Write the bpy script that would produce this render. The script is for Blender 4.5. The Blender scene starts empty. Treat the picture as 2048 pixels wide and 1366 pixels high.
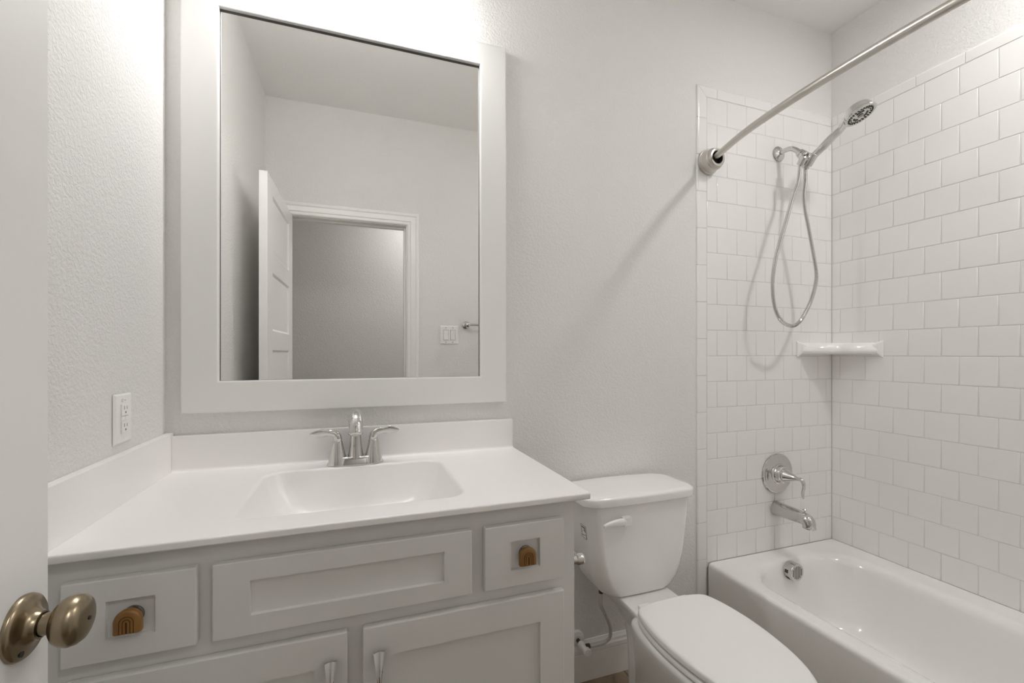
import bpy, bmesh, math, random
from mathutils import Vector, Matrix
random.seed(7)
S = bpy.context.scene
COL = S.collection
# ------------------------------------------------------------------ camera, world, exposure
CAMZ = 1.240
cam = bpy.data.cameras.new('camera'); camo = bpy.data.objects.new('camera', cam); COL.objects.link(camo)
cam.sensor_width = 36.0; cam.sensor_fit = 'HORIZONTAL'
cam.lens = 890.4 / 2048 * 36
cam.shift_y = 23.8 / 2048
cam.clip_start = 0.01
camo.location = (0, 0, CAMZ)
camo.rotation_euler = (math.pi / 2, 0, -math.radians(19.377))
S.camera = camo
w = bpy.data.worlds.new('world'); S.world = w; w.use_nodes = True
w.node_tree.nodes['Background'].inputs[0].default_value = (1, 1, 1, 1)
w.node_tree.nodes['Background'].inputs[1].default_value = 0.0
S.view_settings.view_transform = 'Standard'; S.view_settings.look = 'None'
S.view_settings.gamma = 1.0; S.view_settings.use_curve_mapping = False
S.view_settings.exposure = 1.44
S.cycles.max_bounces = 16; S.cycles.diffuse_bounces = 12; S.cycles.glossy_bounces = 8
S.cycles.use_denoising = True
S.cycles.sample_clamp_indirect = 6.0
S.cycles.caustics_reflective = False; S.cycles.caustics_refractive = False
GLOBE_STRENGTH = 10.0
DISC_STRENGTH = 32.0
GLOBE_COL = (1.0, 0.988, 0.977)
CEIL_STRENGTH = 63.0
HALL_FILL_STRENGTH = 26.5

# ------------------------------------------------------------------ materials
def mat(name, col, rough=0.5, metal=0.0, coat=0.0, bump=None, spec=0.5, emis=None, trans=0.0):
    m = bpy.data.materials.new(name); m.use_nodes = True
    nt = m.node_tree; b = nt.nodes['Principled BSDF']
    b.inputs['Base Color'].default_value = (*col, 1)
    b.inputs['Roughness'].default_value = rough
    b.inputs['Metallic'].default_value = metal
    b.inputs['Specular IOR Level'].default_value = spec
    b.inputs['Coat Weight'].default_value = coat
    b.inputs['Coat Roughness'].default_value = 0.06
    b.inputs['Transmission Weight'].default_value = trans
    if emis:
        b.inputs['Emission Color'].default_value = (*emis[0], 1)
        b.inputs['Emission Strength'].default_value = emis[1]
    tc = nt.nodes.new('ShaderNodeTexCoord')
    if bump:
        sc, strength, dist, det = bump
        n = nt.nodes.new('ShaderNodeTexNoise'); n.inputs['Scale'].default_value = sc; n.inputs['Detail'].default_value = det
        n.inputs['Roughness'].default_value = 0.45; n.inputs['Distortion'].default_value = 0.6
        nt.links.new(tc.outputs['Object'], n.inputs['Vector'])
        rp = nt.nodes.new('ShaderNodeMapRange'); rp.inputs['From Min'].default_value = 0.38; rp.inputs['From Max'].default_value = 0.66
        nt.links.new(n.outputs['Fac'], rp.inputs['Value'])
        bp = nt.nodes.new('ShaderNodeBump'); bp.inputs['Strength'].default_value = strength; bp.inputs['Distance'].default_value = dist
        nt.links.new(rp.outputs['Result'], bp.inputs['Height']); nt.links.new(bp.outputs['Normal'], b.inputs['Normal'])
    return m

M = {}
M['wall'] = mat('wall_paint', (0.775, 0.767, 0.753), 0.75, bump=(125, 0.45, 0.0016, 2.0), spec=0.3)
M['ceiling'] = mat('ceiling_paint', (0.83, 0.822, 0.808), 0.8, bump=(120, 0.35, 0.0012, 2.0), spec=0.25)
M['hall'] = mat('hall_paint', (0.72, 0.71, 0.695), 0.75, bump=(125, 0.45, 0.0016, 2.0), spec=0.3)
M['trim'] = mat('trim_paint', (0.84, 0.832, 0.818), 0.32)
M['mframe'] = mat('mirror_frame_paint', (0.84, 0.835, 0.822), 0.36)
M['cabinet'] = mat('cabinet_paint', (0.75, 0.742, 0.725), 0.38)
M['recess'] = mat('cabinet_primer', (0.72, 0.72, 0.71), 0.5)
M['counter'] = mat('cultured_marble', (0.90, 0.885, 0.875), 0.30, coat=0.1)
M['porcelain'] = mat('porcelain', (0.85, 0.842, 0.828), 0.09, coat=0.4)
M['plastic'] = mat('white_plastic', (0.86, 0.85, 0.838), 0.28)
M['enamel'] = mat('tub_enamel', (0.86, 0.85, 0.838), 0.10, coat=0.4)
M['tile'] = mat('glazed_tile', (0.84, 0.83, 0.818), 0.12, coat=0.1)
M['grout'] = mat('tile_grout', (0.70, 0.685, 0.665), 0.85)
M['chrome'] = mat('chrome', (0.66, 0.65, 0.63), 0.045, 1.0)
M['chrome_d'] = mat('dark_chrome', (0.25, 0.24, 0.22), 0.2, 1.0)  # darker metal for the knob stems and spray head disc
M['nickel'] = mat('brushed_nickel', (0.60, 0.575, 0.535), 0.30, 1.0)
M['brass'] = mat('antique_brass', (0.30, 0.245, 0.165), 0.27, 1.0)
M['black'] = mat('black_plastic', (0.02, 0.02, 0.02), 0.4)
M['dark'] = mat('dark_rubber', (0.06, 0.055, 0.05), 0.5)
M['ink'] = mat('grey_print', (0.18, 0.17, 0.16), 0.6)
M['mirror'] = mat('mirror_silver', (0.90, 0.895, 0.88), 0.0, 1.0)
M['edge_reflection'] = mat('edge_reflection', (0.10, 0.095, 0.085), 0.35)
M['hose'] = mat('vinyl_tube', (0.62, 0.60, 0.57), 0.25)
M['disc'] = mat('lit_lamp_diffuser', (0.9, 0.9, 0.88), 0.4, emis=(GLOBE_COL, DISC_STRENGTH))
M['globe'] = mat('lit_opal_glass', (0.9, 0.9, 0.88), 0.3, emis=(GLOBE_COL, GLOBE_STRENGTH))
M['lens'] = mat('lit_diffuser', (0.9, 0.9, 0.88), 0.4, emis=((1.0, 0.988, 0.977), CEIL_STRENGTH))
M['hlens'] = mat('hall_fill_diffuser', (0.9, 0.9, 0.88), 0.4, emis=((1.0, 0.985, 0.97), HALL_FILL_STRENGTH))

def two_tone(name, c1, c2, scale, rough, stretch=(1, 1, 1)):
    m = mat(name, c1, rough); nt = m.node_tree; b = nt.nodes['Principled BSDF']
    tc = [n for n in nt.nodes if n.type == 'TEX_COORD'][0]
    mp = nt.nodes.new('ShaderNodeMapping'); mp.inputs['Scale'].default_value = stretch
    n = nt.nodes.new('ShaderNodeTexNoise'); n.inputs['Scale'].default_value = scale; n.inputs['Detail'].default_value = 6
    r = nt.nodes.new('ShaderNodeValToRGB'); r.color_ramp.elements[0].position = .3; r.color_ramp.elements[1].position = .7
    r.color_ramp.elements[0].color = (*c1, 1); r.color_ramp.elements[1].color = (*c2, 1)
    nt.links.new(tc.outputs['Object'], mp.inputs['Vector']); nt.links.new(mp.outputs['Vector'], n.inputs['Vector'])
    nt.links.new(n.outputs['Fac'], r.inputs['Fac']); nt.links.new(r.outputs['Color'], b.inputs['Base Color'])
    return m
M['wood'] = two_tone('honey_wood', (0.20, 0.092, 0.020), (0.29, 0.145, 0.034), 60, 0.42, (1, 1, .15))
M['groove'] = mat('wood_groove', (0.07, 0.022, 0.006), 0.7)

# travertine-look floor tile with grout joints
fm = two_tone('floor_tile', (0.16, 0.115, 0.07), (0.30, 0.235, 0.16), 9, 0.35)
nt = fm.node_tree; bk = nt.nodes.new('ShaderNodeTexBrick'); bk.offset = 0.0; bk.inputs['Scale'].default_value = 1.0
bk.inputs['Brick Width'].default_value = 0.33; bk.inputs['Row Height'].default_value = 0.33; bk.inputs['Mortar Size'].default_value = 0.003
ramp = [n for n in nt.nodes if n.type == 'VALTORGB'][0]; tcn = [n for n in nt.nodes if n.type == 'TEX_COORD'][0]
nt.links.new(tcn.outputs['Object'], bk.inputs['Vector'])
nt.links.new(ramp.outputs['Color'], bk.inputs['Color1']); nt.links.new(ramp.outputs['Color'], bk.inputs['Color2'])
bk.inputs['Mortar'].default_value = (0.10, 0.085, 0.065, 1)
nt.links.new(bk.outputs['Color'], nt.nodes['Principled BSDF'].inputs['Base Color'])
M['floor'] = fm

# ------------------------------------------------------------------ object helpers
def link(name, verts, faces, m, parent=None, smooth=True, angle=35, mats=None, fm_idx=None, wn=True):
    me = bpy.data.meshes.new(name)
    me.from_pydata([tuple(v) for v in verts], [], faces)
    for mm in (mats or [m]): me.materials.append(mm)
    bm = bmesh.new(); bm.from_mesh(me)
    if fm_idx:
        bm.faces.ensure_lookup_table()
        for i, k in enumerate(fm_idx): bm.faces[i].material_index = k
    bmesh.ops.recalc_face_normals(bm, faces=bm.faces)
    bm.to_mesh(me); bm.free()
    if smooth:
        for p in me.polygons: p.use_smooth = True
        me.set_sharp_from_angle(angle=math.radians(angle))
    o = bpy.data.objects.new(name, me); COL.objects.link(o)
    if smooth and wn:
        wnm = o.modifiers.new('weighted_normal', 'WEIGHTED_NORMAL'); wnm.keep_sharp = True; wnm.weight = 80
    if parent:
        o.parent = parent
        pw = Vector((0, 0, 0)); q = parent
        while q: pw += q.location; q = q.parent
        o.location = -pw                       # verts are given in world coordinates
    return o
def tag(o, label=None, cat=None, group=None, kind=None):
    if label: o['label'] = label
    if cat: o['category'] = cat
    if group: o['group'] = group
    if kind: o['kind'] = kind
    return o
def thing(name, loc, label, cat, group=None, kind=None):
    o = bpy.data.objects.new(name, None); COL.objects.link(o); o.location = loc; o.empty_display_size = 0.05
    return tag(o, label, cat, group, kind)

class MB:
    def __init__(s): s.v = []; s.f = []; s.mi = []
    def add(s, v, f, k=0):
        o = len(s.v); s.v += [Vector(p) for p in v]; s.f += [tuple(i + o for i in q) for q in f]; s.mi += [k] * len(f); return s
    def build(s, name, m, parent=None, **kw):
        mats = m if isinstance(m, list) else None
        return link(name, s.v, s.f, None if mats else m, parent, mats=mats, fm_idx=s.mi if mats else None, **kw)

def box(x0, x1, y0, y1, z0, z1, bev=0.0, seg=2):
    bm = bmesh.new(); bmesh.ops.create_cube(bm, size=1.0)
    for v in bm.verts:
        v.co = Vector(((x0 + x1) / 2 + v.co.x * (x1 - x0), (y0 + y1) / 2 + v.co.y * (y1 - y0), (z0 + z1) / 2 + v.co.z * (z1 - z0)))
    if bev: bmesh.ops.bevel(bm, geom=list(bm.edges), offset=bev, segments=seg, profile=0.5, affect='EDGES')
    v = [x.co.copy() for x in bm.verts]; bm.verts.index_update(); f = [tuple(x.index for x in q.verts) for q in bm.faces]; bm.free()
    return v, f
def frame_from(axis):
    a = Vector(axis).normalized(); t = Vector((0, 0, 1)) if abs(a.z) < .9 else Vector((1, 0, 0))
    u = t.cross(a).normalized(); return u, a.cross(u).normalized(), a
def lathe(prof, org, axis, n=40, sx=1.0, sy=1.0, twist=0.0, cap=True):
    u, vv, a = frame_from(axis); org = Vector(org); V = []; F = []
    for r, h in prof:
        for k in range(n):
            t = 2 * math.pi * k / n + twist
            V.append(org + a * h + u * (r * math.cos(t) * sx) + vv * (r * math.sin(t) * sy))
    for i in range(len(prof) - 1):
        for k in range(n):
            k2 = (k + 1) % n; F.append((i * n + k, i * n + k2, (i + 1) * n + k2, (i + 1) * n + k))
    if cap and prof[0][0] > 1e-6: F.append(tuple(range(n - 1, -1, -1)))
    if cap and prof[-1][0] > 1e-6: F.append(tuple((len(prof) - 1) * n + k for k in range(n)))
    return V, F
def smooth_path(pts, n=8, closed=False):
    P = [Vector(p) for p in pts]; out = []
    N = len(P); rng = range(N if closed else N - 1)
    for i in rng:
        if closed: p0, p1, p2, p3 = P[(i - 1) % N], P[i], P[(i + 1) % N], P[(i + 2) % N]
        else: p0, p1, p2, p3 = P[max(i - 1, 0)], P[i], P[i + 1], P[min(i + 2, N - 1)]
        for k in range(n):
            t = k / n
            out.append(0.5 * ((2 * p1) + (p2 - p0) * t + (2 * p0 - 5 * p1 + 4 * p2 - p3) * t * t + (3 * p1 - p0 - 3 * p2 + p3) * t ** 3))
    if not closed: out.append(P[-1])
    return out
def tube(path, rad, n=16, sx=1.0, sy=1.0, up=None, cap=True):
    P = [Vector(p) for p in path]; V = []; F = []; R = rad if isinstance(rad, (list, tuple)) else [rad] * len(P)
    prev = None
    for i, p in enumerate(P):
        d = (P[min(i + 1, len(P) - 1)] - P[max(i - 1, 0)]).normalized()
        if prev is None:
            ref = Vector(up) if up else (Vector((0, 0, 1)) if abs(d.z) < .9 else Vector((0, 1, 0)))
            u = ref.cross(d).normalized()
        else: u = (prev - d * prev.dot(d)).normalized()
        prev = u; vv = d.cross(u)
        r = R[i]; rx, ry = (r if isinstance(r, tuple) else (r * sx, r * sy))
        for k in range(n):
            t = 2 * math.pi * k / n; V.append(p + u * (rx * math.cos(t)) + vv * (ry * math.sin(t)))
    for i in range(len(P) - 1):
        for k in range(n):
            k2 = (k + 1) % n; F.append((i * n + k, i * n + k2, (i + 1) * n + k2, (i + 1) * n + k))
    if cap: F.append(tuple(range(n - 1, -1, -1))); F.append(tuple((len(P) - 1) * n + k for k in range(n)))
    return V, F
def loft(rings, cap0=True, cap1=True):
    n = len(rings[0]); V = [Vector(p) for r in rings for p in r]; F = []
    for i in range(len(rings) - 1):
        for k in range(n):
            k2 = (k + 1) % n; F.append((i * n + k, i * n + k2, (i + 1) * n + k2, (i + 1) * n + k))
    if cap0: F.append(tuple(range(n - 1, -1, -1)))
    if cap1: F.append(tuple((len(rings) - 1) * n + k for k in range(n)))
    return V, F
def rrect(x0, x1, y0, y1, r, z, na=8, ns=6):
    """rounded rectangle ring with a fixed point count so rings can be lofted"""
    r = max(1e-5, min(r, (x1 - x0) / 2 - 1e-4, (y1 - y0) / 2 - 1e-4)); out = []
    cs = [(x1 - r, y0 + r, -90), (x1 - r, y1 - r, 0), (x0 + r, y1 - r, 90), (x0 + r, y0 + r, 180)]
    for i, (cx, cy, a0) in enumerate(cs):
        arc = [Vector((cx + r * math.cos(math.radians(a0 + 90 * k / na)), cy + r * math.sin(math.radians(a0 + 90 * k / na)), z)) for k in range(na + 1)]
        out += arc
        c2 = cs[(i + 1) % 4]; a2 = math.radians(c2[2]); nx = Vector((c2[0] + r * math.cos(a2), c2[1] + r * math.sin(a2), z))
        for k in range(1, ns): out.append(arc[-1].lerp(nx, k / ns))
    return out

def slab(us, vs, recess, t, depth, slope, mapf, both=False, bev=0.0025, raise_in=None):
    """flat board us x vs, thickness t, with recessed panels at the (i,j) cells of recess"""
    bm = bmesh.new(); cache = {}
    def V(u, v, w_):
        k = (round(u, 5), round(v, 5), round(w_, 5))
        if k not in cache: cache[k] = bm.verts.new(k)
        return cache[k]
    for side in ((t, 1), (0, -1)):
        w0, sg = side
        for i in range(len(us) - 1):
            for j in range(len(vs) - 1):
                a, b, c, d = us[i], us[i + 1], vs[j], vs[j + 1]
                if (i, j) in recess and (sg == 1 or both):
                    rings = [((a, b, c, d), w0)]
                    cur = (a + slope, b - slope, c + slope, d - slope); rings.append((cur, w0 - sg * depth))
                    if raise_in:
                        g, s2, h = raise_in
                        c2 = (cur[0] + g, cur[1] - g, cur[2] + g, cur[3] - g); rings.append((c2, w0 - sg * depth))
                        c3 = (c2[0] + s2, c2[1] - s2, c2[2] + s2, c2[3] - s2); rings.append((c3, w0 - sg * (depth - h)))
                    rv = [[V(q[0], q[2], w_), V(q[1], q[2], w_), V(q[1], q[3], w_), V(q[0], q[3], w_)] for q, w_ in rings]
                    for r0, r1 in zip(rv, rv[1:]):
                        for k in range(4): bm.faces.new((r0[k], r0[(k + 1) % 4], r1[(k + 1) % 4], r1[k]))
                    bm.faces.new(rv[-1])
                else:
                    bm.faces.new((V(a, c, w0), V(b, c, w0), V(b, d, w0), V(a, d, w0)))
    for i in range(len(us) - 1):
        for v in (vs[0], vs[-1]): bm.faces.new((V(us[i], v, 0), V(us[i + 1], v, 0), V(us[i + 1], v, t), V(us[i], v, t)))
    for j in range(len(vs) - 1):
        for u in (us[0], us[-1]): bm.faces.new((V(u, vs[j], 0), V(u, vs[j + 1], 0), V(u, vs[j + 1], t), V(u, vs[j], t)))
    bmesh.ops.recalc_face_normals(bm, faces=bm.faces)
    E = [e for e in bm.edges if len(e.link_faces) == 2 and e.calc_face_angle(0) > 0.9]
    outer = [e for e in E if all(abs(v.co.x - us[0]) < 1e-5 or abs(v.co.x - us[-1]) < 1e-5 or abs(v.co.y - vs[0]) < 1e-5 or abs(v.co.y - vs[-1]) < 1e-5 for v in e.verts)]
    if bev: bmesh.ops.bevel(bm, geom=outer, offset=bev, segments=2, profile=0.5, affect='EDGES')
    bm.verts.index_update()
    v = [Vector(mapf(x.co.x, x.co.y, x.co.z)) for x in bm.verts]; f = [tuple(x.index for x in q.verts) for q in bm.faces]; bm.free()
    return v, f

def prism(outline, axis, a0, a1):
    """outline: list of 2-tuples in the other two axes; axis 'x' (y,z), 'y' (x,z), 'z' (x,y)"""
    def mk(a, p): return {'x': (a, p[0], p[1]), 'y': (p[0], a, p[1]), 'z': (p[0], p[1], a)}[axis]
    n = len(outline); V = [mk(a0, p) for p in outline] + [mk(a1, p) for p in outline]
    F = [tuple(range(n - 1, -1, -1)), tuple(range(n, 2 * n))] + [(k, (k + 1) % n, n + (k + 1) % n, n + k) for k in range(n)]
    return V, F

# ------------------------------------------------------------------ dimensions (metres, floor at z = 0)
XL, XR, YB, YF, ZC = -0.506, 2.158, 1.510, 0.020, 2.774      # room
YH = -0.095                                                   # hall side of the entry wall
OPX0, OPX1, OPZ = -0.385, 0.315, 2.075                        # door opening
T = 0.1095                                                    # tile pitch
TILEY, TILEX = 1.502, 2.150
TUBZ = 0.355

# ------------------------------------------------------------------ room shell
def struct(name, vf, m, label, cat): return tag(link(name, *vf, m, smooth=False), label, cat, kind='structure')
struct('floor', box(-1.6, 2.26, -1.4, 1.61, -0.05, 0), M['floor'], 'mottled brown stone-look tile floor seen under the toilet', 'floor')
struct('ceiling', box(-1.6, 2.26, -1.4, 1.61, ZC, ZC + .05), M['ceiling'], 'plain off white ceiling above the shower corner', 'ceiling')
wall_back = struct('wall_back', box(XL - .1, XR + .1, YB, YB + .1, 0, ZC), M['wall'], 'off white textured wall behind mirror, toilet and shower fittings', 'wall')
wall_right = struct('wall_right', box(XR, XR + .1, YF - .115, YB, 0, ZC), M['wall'], 'wall along the length of the tub, tiled with a painted band on top', 'wall')
struct('wall_left', box(XL - .1, XL, YF, YB, 0, ZC), M['wall'], 'heavily textured off white wall holding the white outlet', 'wall')
wf = MB()
wf.add(*box(XL - .1, OPX0 - .02, YH, YF, 0, ZC)); wf.add(*box(OPX1 + .02, XR, YH, YF, 0, ZC)); wf.add(*box(OPX0 - .02, OPX1 + .02, YH, YF, OPZ + .02, ZC))
wall_front = tag(wf.build('wall_front', M['wall'], smooth=False), 'wall with the doorway, seen reflected in the mirror', 'wall', kind='structure')
struct('wall_hall', box(-1.6, 1.7, -1.4, -1.3, 0, ZC), M['hall'], 'dim grey hall wall seen through the reflected doorway', 'wall')
struct('wall_hall_left', box(-1.6, -1.5, -1.3, YH, 0, ZC), M['hall'], 'end wall of the hall on the hinge side of the doorway', 'wall')
struct('wall_hall_right', box(1.6, 1.7, -1.3, YH, 0, ZC), M['hall'], 'end wall of the hall on the switch side of the doorway', 'wall')
struct('wall_hall_front_left', box(-1.5, XL - .1, YH - .0, YF + .05, 0, ZC), M['hall'], 'stub of hall wall beyond the hinge side', 'wall')

# tiles: one mesh of bevelled glazed tiles per wall, on a bed of grout
def tile_mesh(cells, mapf, gap=0.0009, h=0.0080, jit=0.00010):
    V = []; F = []
    for (a, b, c, d) in cells:
        o = len(V); jc = [random.uniform(-jit, jit) for _ in range(4)]
        for inset, hh in ((gap, 0.0045), (gap, h - 0.0022), (gap + 0.0010, h - 0.0010), (gap + 0.0032, h)):
            for k, (u, v) in enumerate(((a + inset, c + inset), (b - inset, c + inset), (b - inset, d - inset), (a + inset, d - inset))):
                V.append(Vector(mapf(u, v, hh + jc[k])))
        for q in range(3):
            for k in range(4): F.append((o + q * 4 + k, o + q * 4 + (k + 1) % 4, o + q * 4 + 4 + (k + 1) % 4, o + q * 4 + 4 + k))
        F.append((o + 12, o + 13, o + 14, o + 15))
    return V, F
ROWTOP = CAMZ + 8.894 * T                       # joint row 0
def zrow(n): return ROWTOP - n * T
ZTOP = CAMZ + 1.131                             # top of the bullnose
def field_cells(u0, u1, phase_even, phase_odd, z_bottom):
    """running bond; phase = coordinate of one joint in even / odd rows"""
    cells = []
    for n in range(-1, 22):
        zt, zb = zrow(n), zrow(n + 1)
        if zt <= z_bottom + .01: break
        zb = max(zb, z_bottom)
        ph = phase_even if n % 2 == 0 else phase_odd
        k0 = math.floor((u0 - ph) / T); js = [ph + k * T for k in range(k0, k0 + 60)]
        js = [u0] + [j for j in js if u0 + .012 < j < u1 - .012] + [u1]
        for a, b in zip(js, js[1:]): cells.append((a, b, zb, zt))
    return cells
mb_back = lambda u, v, h: (u, YB - h, v)
mb_right = lambda u, v, h: (XR - h, u, v)
mb_front = lambda u, v, h: (u, YF + h, v)
XT0 = 1.402
link('grout_bed', *box(XT0 - .046, XR, YB - .0060, YB - .0005, TUBZ - .02, ZTOP - .003), M['grout'], wall_back, smooth=False)
link('tile_field', *tile_mesh(field_cells(XT0, TILEX, 1.4564, 1.5112, TUBZ - .002), mb_back), M['tile'], wall_back, angle=60)
link('grout_bed', *box(XR - .0060, XR - .0005, YF, YB - .006, TUBZ - .02, ZTOP - .003), M['grout'], wall_right, smooth=False)
link('tile_field', *tile_mesh(field_cells(YF + .002, TILEY, 1.4093, 1.464, TUBZ - .002), mb_right), M['tile'], wall_right, angle=60)
link('grout_bed', *box(XT0 - .046, XR - .006, YF + .0005, YF + .0064, TUBZ - .02, ZTOP - .003), M['grout'], wall_front, smooth=False)
link('tile_field', *tile_mesh(field_cells(XT0, TILEX, 1.4564, 1.5112, TUBZ - .002), mb_front), M['tile'], wall_front, angle=60)
# bullnose border pieces: rounded on the outer edge
def bull(u0, u1, v0, v1, mapf, side, mitre=None):
    """side: 'u-' rounds the low-u edge, 'v+' rounds the high-v edge"""
    g = .0011; prof = [(0.0, 0.0005), (0.0005, 0.0035), (0.0022, 0.0062), (0.0052, 0.0077), (0.010, 0.0083)]
    V = []; F = []
    if side == 'u-':
        cols = [(u0 + a, h) for a, h in prof] + [(u1 - g - .002, .0081), (u1 - g - .0005, .0072), (u1 - g, .0035)]
        for u, h in cols:
            top = v1 - g if mitre is None else v1 - (u - u0) - .0004
            V += [mapf(u, v0 + g, h - .002), mapf(u, v0 + g + .0015, h), mapf(u, top - .0015, h), mapf(u, top, h - .002)]
    else:
        cols = [(v1 - a, h) for a, h in prof] + [(v0 + g + .002, .0081), (v0 + g + .0005, .0072), (v0 + g, .0035)]
        for v, h in cols:
            lo = u0 + g if mitre is None else u0 + (v1 - v) + .0004
            V += [mapf(lo, v, h - .002), mapf(lo + .0015, v, h), mapf(u1 - g - .0015, v, h), mapf(u1 - g, v, h - .002)]
    for i in range(len(cols) - 1):
        for k in range(3): F.append((i * 4 + k, i * 4 + k + 1, i * 4 + 5 + k, i * 4 + 4 + k))
    return V, F
B6 = 0.1553; XB0 = 1.352
def border(mapf, parent, left=True, u_end=TILEX, u_top0=None, phase=0.0):
    b = MB()
    zt = zrow(-1)
    if left:
        z1 = ZTOP; z0 = CAMZ + .9936
        b.add(*bull(XB0, XT0, z0, z1, mapf, 'u-', mitre=True))
        while z0 > 0.02:
            z1 = z0; z0 = max(z1 - B6, 0.0); b.add(*bull(XB0, XT0, z0, z1, mapf, 'u-'))
        u = XB0; first = True; nxt = 1.457
    else: u = u_top0; first = False; nxt = u_top0 + phase
    while u < u_end - .005:
        u1 = min(nxt, u_end); b.add(*bull(u, u1, zt, ZTOP, mapf, 'v+', mitre=True if first else None)); first = False
        u = u1; nxt = u + B6
    b.build('bullnose_border', M['tile'], parent, angle=60)
border(mb_back, wall_back)
border(mb_right, wall_right, left=False, u_end=TILEY, u_top0=YF + .002, phase=0.055)
border(mb_front, wall_front)

# baseboards (tall profiled)
BP = [(0, 0), (.014, 0), (.014, .098), (.0125, .103), (.0145, .108), (.0145, .122), (.011, .128), (.0095, .137), (.006, .143), (.004, .150), (0, .150)]
def baseboard(name, axis, a0, a1, wallpos, sgn, label):
    if axis == 'x': o = [(wallpos + sgn * d, z) for d, z in BP]
    else: o = [(wallpos + sgn * d, z) for d, z in BP]
    V, F = prism(o, axis, a0, a1)
    b = link(name, V, F, M['trim'], smooth=True, angle=18); return tag(b, label, 'baseboard', kind='structure')
baseboard('baseboard_back', 'x', 0.505, XB0, YB, -1, 'tall white profiled baseboard behind the toilet')
baseboard('baseboard_front', 'x', OPX1 + .08, XB0, YF, 1, 'white baseboard below the light switch on the doorway wall')
baseboard('baseboard_left', 'y', YF + .02, 0.965, XL, 1, 'white baseboard behind the open door')
baseboard('baseboard_hall', 'x', -1.5, 1.6, -1.3, 1, 'white baseboard along the hall wall')

# door casing and jamb (reflected in the mirror)
cz = MB()
CP = [(0, 0), (0, .008), (.006, .011), (.020, .011), (.024, .014), (.052, .016), (.058, .019), (.070, .019), (.075, .016), (.075, 0)]   # distance from opening, depth
def casing(y, sg, x0, x1, zt):
    path = [(x0, 0.0, -1, 0), (x0, zt, -1, 1), (x1, zt, 1, 1), (x1, 0.0, 1, 0)]
    rings = []
    for (x, z, dx, dz) in path: rings.append([(x + dx * d, y + sg * h * 1.3, z + dz * d) for d, h in CP])
    n = len(CP); V = [p for r in rings for p in r]; F = []
    for i in range(3):
        for k in range(n): k2 = (k + 1) % n; F.append((i * n + k, i * n + k2, (i + 1) * n + k2, (i + 1) * n + k))
    F.append(tuple(range(n))); F.append(tuple(3 * n + k for k in range(n)))
    return V, F
frame_o = tag(link('trim_1', *casing(YF, 1, OPX0 - .004, OPX1 + .004, OPZ + .004), M['trim'], angle=20), 'white moulded door casing around the reflected doorway', 'door casing', kind='structure')
link('casing', *casing(YH, -1, OPX0 - .004, OPX1 + .004, OPZ + .004), M['trim'], frame_o, angle=50)
jm = MB()
jm.add(*box(OPX0 - .02, OPX0, YH, YF, 0, OPZ + .02)); jm.add(*box(OPX1, OPX1 + .02, YH, YF, 0, OPZ + .02)); jm.add(*box(OPX0, OPX1, YH, YF, OPZ, OPZ + .02))
jm.build('jamb', M['trim'], frame_o, smooth=False)
st = MB()
st.add(*box(OPX0, OPX0 + .011, YH + .03, YF - .045, 0, OPZ, .002)); st.add(*box(OPX1 - .011, OPX1, YH + .03, YF - .045, 0, OPZ, .002)); st.add(*box(OPX0 + .011, OPX1 - .011, YH + .03, YF - .045, OPZ - .011, OPZ, .002))
st.build('door_stop', M['trim'], frame_o)

# door leaf, swung open along the left wall
DY0, DY1, DT = 0.042, 0.742, 0.035
ANG = math.atan2(0.017, 0.70)
def dmap(u, v, h):                 # u along the leaf from hinge, v height, h thickness towards the room (+x)
    x = -0.3575 - DT + h - math.tan(ANG) * u; return (x, DY0 + u, v)
vs = [0.012, 0.245]
for k in range(5): vs += [vs[-1] + 0.276, vs[-1] + 0.276 + 0.0915]
vs = vs[:-1] + [2.065]
us = [0, .115, .585, .70]
door = link('door_1', *slab(us, vs, {(1, j) for j in range(1, len(vs) - 1, 2)}, DT, .008, .010, dmap, both=True, bev=.0015, raise_in=(.006, .020, .004)), M['trim'], angle=25)
tag(door, 'open white panelled door with an antique brass knob', 'door', kind='structure')
kc = Vector(dmap(0.647, 0.916, DT))
def knobset(sgn, org):
    ax = (sgn, 0.024 * -sgn, 0)
    kn = link('door_knob', *lathe([(0.0001, .0655), (.010, .0652), (.018, .0638), (.0240, .0610), (.0278, .0560), (.0292, .0500), (.0284, .0440), (.0255, .0385), (.0205, .0345), (.0155, .0325), (.0130, .0310), (.0125, .026), (.0125, .016), (.0125, .008)], org, ax, 56), M['brass'], door, angle=50)
    link('rosette', *lathe([(.0365, 0), (.0370, .003), (.0360, .0060), (.033, .0085), (.027, .0100), (.0215, .0120), (.0180, .0150), (.0162, .0185), (.0155, .0205), (.0135, .0210), (.0133, .018)], org, ax, 56), M['brass'], kn, angle=50)
    a = Vector(ax).normalized()
    h = MB()
    h.add(*lathe([(.0024, .0), (.0024, .0663), (.0012, .0664)], org + Vector((0, -.006, 0)) * 0 + a * .0, ax, 16))
    h.build('privacy_pin', M['black'], kn)
    link('screw_hole', *lathe([(.0034, 0.004), (.0034, .0102)], org + Vector((0, -.016, -.0235)), ax, 16), M['black'], kn)
knobset(1, kc)
kb = Vector(dmap(0.647, 0.916, 0)); knobset(-1, kb)
link('latch_plate', *box(kc.x - .030, kc.x - .006, DY1 - .001, DY1 + .0008, .888, .945, .0004), M['brass'], door)
for zz in (0.25, 1.05, 1.83):
    link('hinge', *lathe([(.006, 0), (.006, .09)], (-.379, DY0 - .006, zz), (0, 0, 1), 16), M['brass'], door)

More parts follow.
